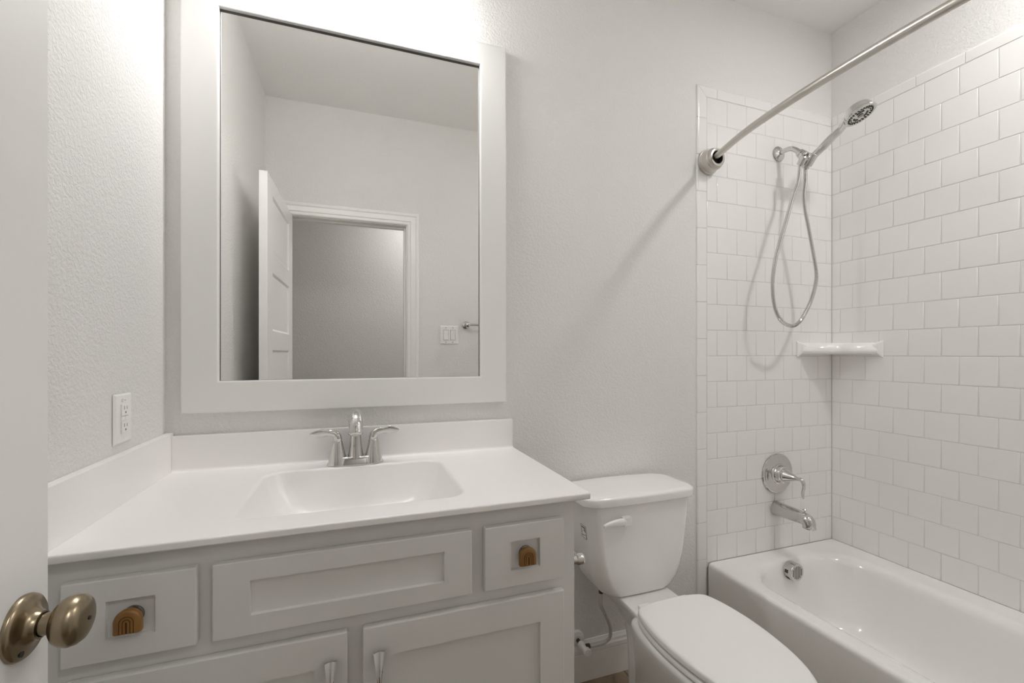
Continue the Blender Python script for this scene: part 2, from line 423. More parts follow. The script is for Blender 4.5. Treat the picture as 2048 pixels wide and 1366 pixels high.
# ------------------------------------------------------------------ vanity cabinet
VX0, VX1, VYF, CT = -0.492, 0.502, 0.970, 0.889
vanity = thing('bathroom_vanity', (0.0, 1.24, 0), 'grey painted bathroom vanity cabinet with shaker fronts under the white sink top', 'vanity cabinet')
bd = MB()
bd.add(*box(VX0, VX0 + .016, VYF + .020, YB - .002, 0.09, CT)); bd.add(*box(VX1 - .016, VX1, VYF + .020, YB - .002, 0.09, CT))
bd.add(*box(VX0, VX1, VYF + .001, VYF + .020, 0.09, CT, .001)); bd.add(*box(VX0 + .016, VX1 - .016, VYF + .020, YB - .002, 0.09, .106))
bd.build('cabinet_body', M['cabinet'], vanity, smooth=False)
link('toe_kick', *box(VX0 + .002, VX1 - .002, VYF + .07, YB - .003, 0.001, .09), M['cabinet'], vanity, smooth=False)
fmap = lambda u, v, h: (u, VYF - h, v)
def front(name, x0, x1, z0, z1, iu, iv, parent, recess_m=None):
    vf = slab([x0, x0 + iu, x1 - iu, x1], [z0, z0 + iv, z1 - iv, z1], {(1, 1)}, .019, .0085, .0006, fmap, bev=.0032)
    return link(name, *vf, M['cabinet'], parent, angle=30)
zt, zb = CAMZ - .3885, CAMZ - .5300
FR = {}
FR['l'] = front('drawer_front', -.466, -.272, zb, zt, .0615, .038, vanity)
FR['m'] = front('false_drawer_front', -.248, .242, zb, zt, .0615, .038, vanity)
FR['r'] = front('drawer_front', .271, .465, zb, zt, .0615, .038, vanity)
dz1, dz0 = CAMZ - .559, 0.105
FR['dl'] = front('cabinet_door', -.466, -.015, dz0, dz1, .0615, .0625, vanity)
FR['dr'] = front('cabinet_door', .014, .466, dz0, dz1, .0615, .0625, vanity)
# arched wooden knobs
def arch_knob(x, z, parent):
    yb = VYF - .019 + .0085; h = .0175; yf = yb - .012 - h + .004
    R = [0.0, .0008, .0012, .0012, .0048, .0048, .0060, .0060, .0096, .0096, .0108, .0108, .0150, .0180, .0198, .0205]
    D = [0.0009, 0.0009, 0.0009, 0.0, 0.0, .0010, .0010, 0.0, 0.0, .0010, .0010, 0.0, 0.0004, .0016, .0034, .0065]
    arc = [(-1, -.0195 + .0195 * k / 4) for k in range(4)]
    V = []; F = []; mi = []
    S_ = []
    for k in range(5): S_.append(('l', -.019 + .019 * k / 4 - (.0 if k else 0)))
    for k in range(1, 20): S_.append(('a', math.pi - math.pi * k / 20))
    for k in range(5): S_.append(('r', -.019 * k / 4))
    def pt(s, r, d):
        if s[0] == 'l': return (x - r, yf + d, z + s[1])
        if s[0] == 'r': return (x + r, yf + d, z + s[1])
        return (x + r * math.cos(s[1]), yf + d, z + r * math.sin(s[1]))
    nr = len(R) + 1
    for s in S_:
        for r, d in zip(R, D): V.append(pt(s, r, d))
        V.append(pt(s, R[-1] - .001, h - .004))
    for i in range(len(S_) - 1):
        for k in range(nr - 1):
            dark = (k < nr - 2) and D[k] > .0008 and D[k + 1] > .0008 and k < 11
            F.append((i * nr + k, (i + 1) * nr + k, (i + 1) * nr + k + 1, i * nr + k + 1)); mi.append(1 if dark else 0)
    L0 = len(S_) - 1
    # bottom closure and back
    bl = [i for i in range(nr - 1, -1, -1)]; br = [L0 * nr + k for k in range(1, nr)]
    V.append((x, yb - .012, z - .019)); F.append(tuple(bl + br)); mi.append(0)
    F.append(tuple(i * nr + nr - 1 for i in range(len(S_)))); mi.append(0)
    kn = link('knob', V, F, None, parent, mats=[M['wood'], M['groove']], fm_idx=mi, angle=40)
    kn['label'] = 'honey brown wooden knob carved with arches'
    link('knob_stem', *lathe([(.0165, 0), (.0165, .003), (.0125, .005), (.012, .0125)], (x + .001, yb, z + .001), (0, -1, 0), 28), M['chrome_d'], kn)
arch_knob(-.3690, CAMZ - .4600, FR['l']); arch_knob(.3690, CAMZ - .4600, FR['r'])
# flared chrome pulls
def pull(x, parent, lean):
    z1, z0 = CAMZ - .606, CAMZ - .734; n = 24; rings = []
    for k in range(n + 1):
        t = k / n; z = z1 + (z0 - z1) * t; s = abs(2 * t - 1)
        wd = .0042 + .0074 * s ** 1.8; out = .012 + .014 * (1 - s ** 2.2); th = .0022
        y = VYF - .019 - out; cy = .0030 * s ** 1.5          # concave, dished face near the ends
        rings.append([(x - wd, y, z), (x - wd * .8, y - .0008, z), (x - wd * .4, y + cy * .75, z), (x, y + cy, z), (x + wd * .4, y + cy * .75, z), (x + wd * .8, y - .0008, z), (x + wd, y, z), (x + wd, y + th + cy, z), (x, y + th + cy + .001, z), (x - wd, y + th + cy, z)])
    V, F = loft(rings)
    p = link('handle', V, F, M['chrome'], parent, angle=40); p['label'] = 'flared chrome pull'
    ps = []
    for zz in (z1 - .010, z0 + .010):
        link('post', *lathe([(.005, 0), (.004, .0105)], (x, VYF - .019, zz), (0, -1, 0), 14), M['chrome'], p)
pull(-.046, FR['dl'], 1); pull(.045, FR['dr'], -1)

# ------------------------------------------------------------------ vanity top with basin
CZ = CAMZ - .334
top = thing('countertop_sink', (0.02, 1.22, CT), 'white cultured marble sink top with moulded rectangular basin and splashes', 'countertop')
TX0, TX1, TYF, TYB = XL + .001, .533, .944, YB - .002
rings = [rrect(TX0, TX1, TYF + .004, TYB, .002, CT + .0008), rrect(TX0, TX1, TYF, TYB, .004, CT + .004), rrect(TX0, TX1, TYF, TYB, .004, CZ - .004), rrect(TX0, TX1 - .001, TYF + .001, TYB, .004, CZ - .0012), rrect(TX0, TX1 - .004, TYF + .004, TYB, .004, CZ)]
bx0, bx1, by0, by1 = -.237, .250, 1.024, 1.405
def bs(i, z, r): return rrect(bx0 + i, bx1 - i, by0 + i * .8, by1 - i * .75, r, z, 8, 6)
rings += [bs(-.006, CZ, .055), bs(-.002, CZ - .0003, .052), bs(.0025, CZ - .0022, .050), bs(.006, CZ - .007, .048), bs(.010, CZ - .020, .048), bs(.022, CZ - .052, .05), bs(.038, CZ - .085, .055), bs(.052, CZ - .103, .06), bs(.075, CZ - .116, .06), bs(.11, CZ - .122, .05), bs(.17, CZ - .127, .02)]
link('basin_slab', *loft(rings, cap0=False), M['counter'], top, angle=50)
link('backsplash', *box(TX0 + .0195, TX1 - .006, YB - .0205, YB - .0015, CZ - .001, CAMZ - .2325, .0025), M['counter'], top)
link('sidesplash', *box(XL + .001, XL + .0205, TYF + .006, YB - .0015, CZ - .001, CAMZ - .2245, .0025), M['counter'], top)
# coved joints
def cove(pts, parent):
    return link('cove', *pts, M['counter'], parent, angle=60)
cv = [(YB - .0205 - .010 + .010 * math.sin(a), CZ - .0005 + .010 - .010 * math.cos(a)) for a in [math.radians(9 * k) for k in range(11)]] + [(YB - .018, CZ - .0005)]
cove(prism([(y, z) for y, z in cv], 'x', TX0 + .02, TX1 - .006), top)
link('drain', *lathe([(.021, 0), (.0215, .002), (.019, .003), (.015, .002), (.0, .004)], (.003, 1.22, CZ - .1265), (0, 0, 1), 32), M['chrome'], top)

# ------------------------------------------------------------------ faucet
FX, FY = .001, 1.432
fa = thing('sink_faucet', (FX, FY, CZ), 'chrome two handle faucet behind the sink basin', 'faucet')
def fring(hx, hy, z, pinch=0.0):
    out = []
    for k in range(64):
        t = 2 * math.pi * k / 64; c, s_ = math.cos(t), math.sin(t)
        x = hx * (abs(c) ** .75) * (1 if c > 0 else -1); ww = hy * (1 - pinch * math.exp(-(x / .022) ** 2) * 0)
        out.append((FX + x, FY + ww * (abs(s_) ** .85) * (1 if s_ > 0 else -1), z))
    return out
rg = [fring(.081, .0275, CZ + .0003), fring(.0815, .028, CZ + .003), fring(.0785, .0265, CZ + .008), fring(.0745, .0245, CZ + .015), fring(.071, .022, CZ + .022), fring(.066, .019, CZ + .025), fring(.05, .010, CZ + .0252)]
link('base_plate', *loft(rg), M['chrome'], fa, angle=60)
for sg in (-1, 1):
    hx = FX + sg * .0508
    hb = link('handle_body', *lathe([(.0275, .004), (.0255, .016), (.0225, .030), (.0180, .050), (.0152, .064), (.0142, .071), (.0125, .0722), (.0122, .0728)], (hx, FY, CZ), (0, 0, 1), 36), M['chrome'], fa, angle=50)
    P = [(hx, FY, CZ + .0725), (hx, FY, CZ + .080), (hx + sg * .003, FY - .0005, CZ + .088), (hx + sg * .012, FY - .002, CZ + .0945), (hx + sg * .026, FY - .005, CZ + .0975), (hx + sg * .045, FY - .009, CZ + .0985), (hx + sg * .062, FY - .013, CZ + .0975), (hx + sg * .076, FY - .016, CZ + .0985)]
    Rr = [(.0125, .0125), (.0125, .0125), (.0120, .0120), (.0108, .0090), (.0100, .0060), (.0135, .0046), (.0105, .0036), (.0015, .0012)]
    pp = smooth_path(P, 6); rr = []
    for i in range(len(P) - 1):
        for k in range(6): t = k / 6; rr.append((Rr[i][0] * (1 - t) + Rr[i + 1][0] * t, Rr[i][1] * (1 - t) + Rr[i + 1][1] * t))
    rr.append(Rr[-1])
    link('lever', *tube(pp, rr, 20, up=(1, 0, 0) if False else (0, 1, 0)), M['chrome'], hb, angle=60)
P = [(FX, FY, CZ + .012), (FX, FY, CZ + .05), (FX, FY, CZ + .09), (FX, FY - .003, CZ + .118), (FX, FY - .018, CZ + .142), (FX, FY - .045, CZ + .154), (FX, FY - .075, CZ + .150), (FX, FY - .098, CZ + .134), (FX, FY - .108, CZ + .112)]
Rr = [.0250, .0190, .0158, .0150, .0158, .0172, .0185, .0192, .0192]
pp = smooth_path(P, 8); rr = [Rr[min(int(i / 8), 7)] * (1 - (i % 8) / 8) + Rr[min(int(i / 8) + 1, 8)] * ((i % 8) / 8) for i in range(len(pp) - 1)] + [Rr[-1]]
sp = link('spout', *tube(pp, rr, 32, up=(1, 0, 0)), M['chrome'], fa, angle=60)
e0 = Vector(P[-1]); dd = (Vector(P[-1]) - Vector(P[-2])).normalized()
link('aerator', *lathe([(.0198, -.002), (.0201, .001), (.0198, .004), (.015, .0045), (.012, .008), (0, .008)], e0, dd, 28), M['chrome'], sp)
link('lift_rod', *lathe([(.0022, 0), (.0022, .045), (.005, .046), (.0055, .052), (.003, .057), (0, .058)], (FX, FY + .019, CZ + .018), (0, 0, 1), 14), M['chrome'], fa)

# ------------------------------------------------------------------ wall mirror
mir = thing('wall_mirror', (.019, YB, CAMZ + .45), 'large mirror in a wide flat white frame above the sink', 'mirror')
fo = (-.464, .502, CAMZ - .171, CAMZ + 1.078); fi = (-.371, .407, CAMZ - .0795, CAMZ + 1.0005)
def mframe():
    # cross-section across the width t=0 outer .. 1 inner : (t, depth from wall)
    prof = [(0, .0010), (0, .019), (.02, .0208), (.05, .0215), (.93, .0215), (.97, .0208), (1.0, .0185), (1.0, .0095), (.93, .0085)]
    cor = [(0, 2), (1, 2), (1, 3), (0, 3)]
    V = []; F = []
    for cx_, cz_ in cor:
        for t, d in prof: V.append((fo[cx_] * (1 - t) + fi[cx_] * t, YB - d, fo[cz_] * (1 - t) + fi[cz_] * t))
    n = len(prof)
    for i in range(4):
        j = (i + 1) % 4
        for k in range(n - 1): F.append((i * n + k, i * n + k + 1, j * n + k + 1, j * n + k))
    return V, F
link('frame', *mframe(), M['mframe'], mir, angle=30)
link('mirror_glass', *box(fi[0] - .006, fi[1] + .006, YB - .0075, YB - .0035, fi[2] - .006, fi[3] + .006), M['mirror'], mir, smooth=False)
eg = MB()  # dark strips painting the frame's back edge and gap as reflected in the glass
for (a, b, c, d) in ((fi[0] - .004, fi[0] + .0012, fi[2], fi[3]), (fi[1] - .0016, fi[1] + .004, fi[2], fi[3]), (fi[0], fi[1], fi[2] - .004, fi[2] + .0006), (fi[0], fi[1], fi[3] - .0065, fi[3] + .004)):
    eg.add(*box(a, b, YB - .0082, YB - .0076, c, d))
eg.build('reflected_edge_line', M['edge_reflection'], mir, smooth=False)

# ------------------------------------------------------------------ three light vanity fixture
vl = thing('vanity_light', (.018, YB, CAMZ + 1.24), 'three shade vanity light above the mirror, one shade just in view', 'light fixture')
link('backplate', *box(-.27, .31, YB - .020, YB - .0015, CAMZ + 1.215, CAMZ + 1.285, .004), M['nickel'], vl)
LY = 1.428
for gx in (-.176, .017, .212):
    arm = link('arm', *tube(smooth_path([(gx, YB - .019, CAMZ + 1.250), (gx, YB - .050, CAMZ + 1.252), (gx, LY + .006, CAMZ + 1.240), (gx, LY, CAMZ + 1.205)], 6), .007, 14), M['nickel'], vl)
    link('socket_cup', *lathe([(.012, .040), (.026, .035), (.030, .0), (.026, .0)], (gx, LY, CAMZ + 1.176), (0, 0, 1), 28), M['nickel'], arm)
    link('glass_shade', *lathe([(.0405, .006), (.0425, .001), (.0445, .0), (.0450, .004), (.0450, .060), (.042, .085), (.032, .102), (.025, .106), (.024, .103)], (gx, LY, CAMZ + 1.0805), (0, 0, 1), 40, cap=False), M['globe'], arm, angle=60)
    link('lamp_diffuser', *lathe([(.0402, .006), (.0001, .004)], (gx, LY, CAMZ + 1.0805), (0, 0, 1), 40, cap=False), M['disc'], arm, angle=60)

# ceiling lights (out of frame): one over the tub, one added in the hall for fill
def can(name, x, y, r, m, label):
    t = thing(name, (x, y, ZC), label, 'ceiling light')
    link('trim_ring', *lathe([(r * .98, -.001), (r * .98, .010), (r * 1.12, .008), (r * 1.22, .001), (r * 1.22, -.0)], (x, y, ZC), (0, 0, -1), 40), M['trim'], t)
    link('diffuser', *lathe([(r * .97, .002), (r * .97, .005), (r * .6, .0075), (0.0001, .008)], (x, y, ZC), (0, 0, -1), 40), m, t)
can('ceiling_light', 1.80, .50, .075, M['lens'], 'round ceiling light over the tub')
can('ceiling_light', .70, -.80, .13, M['hlens'], 'unseen round ceiling light added in the hall for fill')  # assumed lamp, added to brighten the hall and the doorway side

# ------------------------------------------------------------------ outlet, switch, towel bar
ou = thing('wall_outlet', (XL, 1.256, CAMZ - .148), 'white two socket outlet on the textured wall above the side splash', 'outlet')
def omap(u, v, h): return (XL + h, u, v)
OZ = CAMZ - .1485; OY = 1.2565
pv = loft([[omap(u, v, h) for (u, v) in ((OY - a, OZ - b), (OY + a, OZ - b), (OY + a, OZ + b), (OY - a, OZ + b))] for a, b, h in ((.0395, .0565, .0012), (.0395, .0565, .0022), (.0355, .0525, .0058), (.0335, .0505, .0062))])
link('cover_plate', *pv, M['plastic'], ou, angle=20)
def obox(u0, u1, v0, v1, h0, h1, bev=0.0): return box(XL + h0, XL + h1, OY + u0, OY + u1, OZ + v0, OZ + v1, bev)
link('test_button', *obox(-.0160, -.0006, -.0052, .0052, .006, .0086, .0005), M['plastic'], ou)
link('reset_button', *obox(.0006, .0160, -.0052, .0052, .006, .0086, .0005), M['plastic'], ou)
for cz_, v0, v1 in ((.0215, .0065, .033), (-.0180, -.033, -.0065)):
    so = link('socket_face', *obox(-.0165, .0165, v0, v1, .006, .0095, .0008), M['plastic'], ou)
    sl = MB()
    sl.add(*obox(-.0075, -.0058, cz_ - .001, cz_ + .007, .0094, .0098)); sl.add(*obox(.0055, .0070, cz_ - .001, cz_ + .006, .0094, .0098))
    sl.add(*lathe([(.0024, 0), (.0024, .0004)], (XL + .0094, OY, OZ + cz_ - .0075), (1, 0, 0), 14))
    sl.build('slot', M['ink'], so)
for s_ in (-1, 1): link('screw', *lathe([(.0028, 0), (.0028, .0006), (.0, .0010)], (XL + .0062, OY, OZ + s_ * .0435), (1, 0, 0), 16), M['plastic'], ou)
# small print above and indicator dots
pr = MB()
for (a, b, c, d) in ((-.012, -.004, .0425, .0432), (-.013, -.006, .0402, .0408), (-.011, -.003, .0382, .0388), (-.009, -.004, .0445, .0450), (.004, .0048, .0400, .0425), (.0065, .0073, .0400, .0425)):
    pr.add(*obox(a, b, c, d, .0062, .0064))
pr.add(*obox(.0185, .0200, .0015, .0032, .0061, .0064)); pr.add(*obox(.0185, .0200, -.0032, -.0015, .0061, .0064))
pr.build('lettering', M['ink'], ou)

sw = thing('light_switch', (.599, YF, CAMZ + .124), 'white double rocker switch plate beside the doorway, seen in the mirror', 'switch')
SX, SZ = .599, CAMZ + .124
def sbox(u0, u1, v0, v1, h0, h1, bev=0.0): return box(SX + u0, SX + u1, YF + h0, YF + h1, SZ + v0, SZ + v1, bev)
link('cover_plate', *loft([[(SX + u * a, YF + h, SZ + v * a) for u, v in ((-1, -1), (1, -1), (1, 1), (-1, 1))] for a, h in ((.062, .001), (.062, .0025), (.058, .0060), (.056, .0065))]), M['plastic'], sw, angle=20)
for k, cxs in enumerate((-.0235, .0235)):
    fr_ = MB(); fr_.add(*sbox(cxs - .0178, cxs + .0178, -.0345, .0345, .0055, .0068)); fo_ = fr_.build('switch_well', M['ink'], sw, smooth=False)
    tilt = .0022 if k == 0 else -.0022
    x0, x1 = SX + cxs - .0160, SX + cxs + .0160
    V = [(x0, YF + .004, SZ - .0325), (x1, YF + .004, SZ - .0325), (x1, YF + .004, SZ + .0325), (x0, YF + .004, SZ + .0325),
         (x0, YF + .0105 + tilt, SZ - .0325), (x1, YF + .0105 + tilt, SZ - .0325), (x1, YF + .0105 - tilt, SZ + .0325), (x0, YF + .0105 - tilt, SZ + .0325),
         (x0, YF + .0085, SZ), (x1, YF + .0085, SZ)]
    F = [(0, 1, 2, 3), (4, 5, 9, 8), (8, 9, 6, 7), (0, 1, 5, 4), (3, 2, 6, 7), (0, 4, 8, 7, 3), (1, 5, 9, 6, 2)]
    link('rocker', V, F, M['plastic'], sw, smooth=False)
    for s_ in (-1, 1): link('screw', *lathe([(.003, 0), (.003, .0008), (0, .0012)], (SX + cxs, YF + .0064, SZ + s_ * .0485), (0, 1, 0), 14), M['ink'], sw)

tb = thing('towel_bar', (.70, YF, CAMZ + .19), 'chrome towel bar on round posts beyond the light switch, seen in the mirror', 'towel bar')
TZ = CAMZ + .193
link('bar', *tube([(.715, YF + .062, TZ), (1.30, YF + .062, TZ)], .0075, 16), M['chrome'], tb)
for px in (.712, 1.300):
    p = link('post', *lathe([(.0105, 0), (.0095, .02), (.009, .045), (.011, .050), (.0155, .053), (.0175, .060), (.0165, .068), (.010, .074), (0, .0755)], (px, YF + .006, TZ), (0, 1, 0), 28), M['chrome'], tb)
    link('flange', *lathe([(.026, 0), (.0262, .004), (.022, .009), (.014, .012), (.0105, .016)], (px, YF + .001, TZ), (0, 1, 0), 32), M['chrome'], p)

# ------------------------------------------------------------------ toilet
TO = thing('toilet', (.945, 1.15, 0), 'white two piece toilet with closed lid between the vanity and the tub', 'toilet')
TC = .930
def tk(x0, x1, y0, y1, r, z): return [(p[0], p[1] - .010 * max(0, 1 - ((p[0] - TC) / .20) ** 2) * (1 if p[1] < (y0 + y1) / 2 else 0), p[2]) for p in rrect(x0, x1, y0, y1, r, z, 8, 8)]
zr = lambda v: CAMZ + v
tank = [tk(.842, 1.018, 1.335, 1.440, .040, zr(-.8305)), tk(.815, 1.045, 1.312, 1.458, .045, zr(-.829)), tk(.799, 1.063, 1.304, 1.467, .05, zr(-.822)), tk(.782, 1.080, 1.297, 1.474, .05, zr(-.806)), tk(.765, 1.097, 1.292, 1.479, .05, zr(-.780)), tk(.752, 1.108, 1.289, 1.482, .048, zr(-.745)), tk(.740, 1.118, 1.287, 1.484, .046, zr(-.69)), tk(.730, 1.127, 1.285, 1.485, .044, zr(-.62)), tk(.722, 1.134, 1.284, 1.486, .042, zr(-.55)), tk(.717, 1.138, 1.283, 1.487, .042, zr(-.498))]
link('tank', *loft(tank), M['porcelain'], TO, angle=60)
def lidr(i, z): return [(p[0], p[1], p[2]) for p in tk(.700 + i, 1.152 - i, 1.268 + i, 1.499 - i, .045, z)]
def lid2(i, z):
    out = []
    for p in rrect(.700 + i, 1.150 - i, 1.266 + i, 1.497 - i, .05, z, 8, 8):
        q = max(0, 1 - ((p[0] - .925) / .21) ** 2); y = p[1]
        tt = max(0, min(1, (y - 1.266) / .231)); y += -.008 * q * (1 - tt) - .020 * (1 - q) * tt
        out.append((p[0], y, z))
    return out
link('tank_lid', *loft([lid2(.012, zr(-.5035)), lid2(.002, zr(-.503)), lid2(0, zr(-.500)), lid2(0, zr(-.482)), lid2(.003, zr(-.4755)), lid2(.010, zr(-.4715)), lid2(.022, zr(-.4700)), lid2(.06, zr(-.4690)), lid2(.10, zr(-.4685))]), M['porcelain'], TO, angle=60)
# flush lever
LV = [(.838, 1.262, zr(-.556)), (.815, 1.256, zr(-.553)), (.790, 1.252, zr(-.552)), (.768, 1.250, zr(-.554)), (.752, 1.249, zr(-.557))]
fl = link('flush_lever', *tube(smooth_path(LV, 5), [(.0135 - .0085 * (k / 20) ** 1.5, .0085 - .0045 * (k / 20) ** 2) for k in range(21)], 12, up=(0, 1, 0)), M['plastic'], TO, angle=50)
link('pivot', *box(.832, .862, 1.255, 1.284, zr(-.570), zr(-.542), .003), M['plastic'], fl)
# rectangular mark on the side of the tank
mk = MB(); mx = .7245
def mkq(y0, y1, z0, z1, h=.0009):
    def xs(z): return .7305 - (z - zr(-.62)) * .114 - h
    V = [(xs(z0), y0, z0), (xs(z0), y1, z0), (xs(z1), y1, z1), (xs(z1), y0, z1)]
    V += [(v[0] + .0012, v[1], v[2]) for v in V]
    return V, [(0, 1, 2, 3), (4, 5, 6, 7), (0, 1, 5, 4), (1, 2, 6, 5), (2, 3, 7, 6), (3, 0, 4, 7)]
y0, y1, z0, z1 = 1.322, 1.357, zr(-.624), zr(-.580)
stk = link('sticker', *mkq(y0, y1, z0, z1, .0006), M['plastic'], TO, smooth=False); stk['label'] = 'small framed sticker'
for q in ((y0, y1, z1 - .0016, z1), (y0, y1, z0, z0 + .0016), (y0, y0 + .0016, z0, z1), (y1 - .0016, y1, z0, z1)): mk.add(*mkq(*q))
for q in ((y0 + .005, y1 - .005, z1 - .010, z1 - .005), (y0 + .005, y0 + .009, z1 - .022, z1 - .011), (y0 + .011, y0 + .015, z1 - .020, z1 - .011), (y1 - .009, y1 - .006, z1 - .028, z1 - .011), (y0 + .005, y0 + .012, z0 + .012, z0 + .014), (y0 + .015, y1 - .004, z0 + .008, z0 + .011)): mk.add(*mkq(*q))
mk.build('sticker_print', M['ink'], stk, smooth=False)
# seat, lid, bowl
OUT = [(0, 1.204), (.045, 1.203), (.085, 1.199), (.115, 1.191), (.134, 1.176), (.147, 1.140), (.156, 1.090), (.160, 1.030), (.157, .960), (.147, .890), (.127, .822), (.094, .766), (.050, .734), (0, .725)]
def egg(cx, sc, off, z, yshift=0.0):
    pts = [(x, y) for x, y in OUT] + [(-x, y) for x, y in reversed(OUT[1:-1])]
    P = smooth_path([(x, y, 0) for x, y in pts], 4, closed=True); yc = 0.98; out = []
    n = len(P)
    for i, p in enumerate(P):
        t = (P[(i + 1) % n] - P[i - 1]).normalized(); nn = Vector((t.y, -t.x, 0))
        if nn.dot(Vector((p.x, p.y - yc, 0))) < 0: nn = -nn
        q = p + nn * off
        out.append((cx + q.x * sc, yc + (q.y - yc) * sc + yshift, z))
    return out
SCX = .962
link('toilet_lid', *loft([egg(SCX, 1, -.012, .4235), egg(SCX, 1, -.003, .4240), egg(SCX, 1, 0, .4265), egg(SCX, 1, -.0005, .4360), egg(SCX, 1, -.004, .4415), egg(SCX, 1, -.012, .4440), egg(SCX, .82, -.012, .4455), egg(SCX, .5, -.008, .4465), egg(SCX, .2, -.002, .4470)]), M['plastic'], TO, angle=45)
link('toilet_seat', *loft([egg(SCX, .7, -.004, .4030), egg(SCX, 1, -.004, .4030), egg(SCX, 1, .000, .4060), egg(SCX, 1, .000, .4130), egg(SCX, 1, -.004, .4180), egg(SCX, 1, -.010, .4195), egg(SCX, .7, -.010, .4195)]), M['plastic'], TO, angle=45)
for hx in (-.075, .075):
    link('seat_hinge', *box(SCX + hx - .022, SCX + hx + .022, 1.190, 1.232, .4005, .4230, .005), M['plastic'], TO)
BX = .952
def eggb(hw, yb, yf, z, cx=BX):
    base = egg(0, 1, 0, 0); ymin, ymax = .725, 1.204; out = []
    for x, y, _ in base: out.append((cx + x / .160 * hw, yf + (y - ymin) / (ymax - ymin) * (yb - yf), z))
    return out
bl = [eggb(.110, 1.18, .78, .3995), eggb(.148, 1.215, .742, .4000), eggb(.156, 1.225, .735, .396), eggb(.158, 1.228, .733, .386), eggb(.154, 1.228, .740, .365), eggb(.146, 1.232, .760, .33), eggb(.134, 1.24, .79, .28), eggb(.120, 1.25, .83, .23), eggb(.108, 1.26, .865, .18), eggb(.100, 1.27, .885, .12), eggb(.098, 1.275, .89, .07), eggb(.104, 1.28, .885, .03), eggb(.108, 1.285, .88, .001)]
link('bowl', *loft(bl), M['porcelain'], TO, angle=60)
def pr_(hx, y0, y1, r, z, cx=.945): return rrect(cx - hx, cx + hx, y0, y1, r, z, 8, 6)
link('pedestal', *loft([pr_(.096, 1.17, 1.447, .03, .4100), pr_(.100, 1.165, 1.450, .03, .4085), pr_(.102, 1.16, 1.452, .03, .404), pr_(.100, 1.16, 1.45, .03, .392), pr_(.088, 1.16, 1.43, .03, .368), pr_(.072, 1.12, 1.38, .03, .345), pr_(.066, 1.10, 1.345, .03, .31), pr_(.072, 1.08, 1.325, .04, .25), pr_(.078, 1.06, 1.320, .05, .18), pr_(.070, 1.06, 1.330, .05, .10), pr_(.086, 1.05, 1.345, .05, .035), pr_(.100, 1.04, 1.36, .05, .016), pr_(.104, 1.04, 1.364, .05, .001)]), M['porcelain'], TO, angle=60)
link('tank_gasket', *box(.90, .99, 1.34, 1.42, .4080, .4115), M['black'], TO, smooth=False)
for bxo in (.885, 1.0):
    link('tank_bolt', *lathe([(.008, 0), (.008, .006), (.004, .009)], (bxo, 1.335, .4068), (0, 0, 1), 12), M['dark'], TO)

# water supply
wv = thing('water_supply_valve', (.79, YB, .165), 'white stop valve with tube feeding the toilet tank', 'valve')
link('wall_flange', *lathe([(.031, 0), (.031, .003), (.027, .009), (.016, .013), (.012, .014)], (.788, YB - .001, .163), (0, -1, 0), 32), M['plastic'], wv)
link('pipe_stub', *tube([(.788, YB - .010, .163), (.788, YB - .040, .163)], .0075, 16), M['dark'], wv)
vb = link('valve_body', *lathe([(.0105, 0), (.0125, .001), (.013, .018), (.0105, .020), (.0095, .040), (.011, .041)], (.788, YB - .036, .163), (0, -1, 0), 24), M['plastic'], wv)
link('valve_handle', *lathe([(.009, 0), (.0145, .001), (.0150, .004), (.0148, .013), (.012, .015), (.0030, .0150), (.0028, .0158), (0, .0160)], (.788, YB - .077, .163), (0, -1, 0), 28, sx=1.0, sy=1.0), M['plastic'], vb)
link('compression_nut', *lathe([(.0095, 0), (.0095, .014), (.008, .016)], (.798, YB - .058, .163), (1, 0, 0), 8), M['dark'], wv)
TP = [(.812, YB - .058, .163), (.835, YB - .059, .162), (.872, YB - .062, .165), (.892, YB - .070, .186), (.884, YB - .084, .235), (.856, YB - .098, .292), (.833, YB - .106, .335), (.832, YB - .108, .385)]
link('supply_tube', *tube(smooth_path(TP, 8), .0062, 14), M['hose'], wv, angle=80)
link('coupling_nut', *lathe([(.0085, 0), (.0090, .002), (.0090, .014), (.0115, .016), (.0125, .030)], (.832, YB - .108, .380), (0, 0, 1), 10), M['dark'], wv)

# toilet paper holder on the side of the vanity
ph = thing('toilet_paper_holder', (VX1, 1.03, .71), 'chrome toilet paper holder on the vanity side', 'toilet paper holder')
PZ = CAMZ - .535
for yy in (1.035, 1.175):
    p = link('post', *lathe([(.0125, 0), (.012, .02), (.011, .030), (.0125, .034), (.0145, .038), (.0145, .050), (.0125, .054), (0, .055)], (VX1 + .004, yy, PZ), (1, 0, 0), 28), M['chrome'], ph)
    link('flange', *lathe([(.024, 0), (.024, .003), (.020, .008), (.0125, .012)], (VX1 - .0004, yy, PZ), (1, 0, 0), 28), M['chrome'], p)
link('roller', *tube([(VX1 + .046, 1.045, PZ), (VX1 + .046, 1.166, PZ)], .008, 16), M['chrome'], ph)

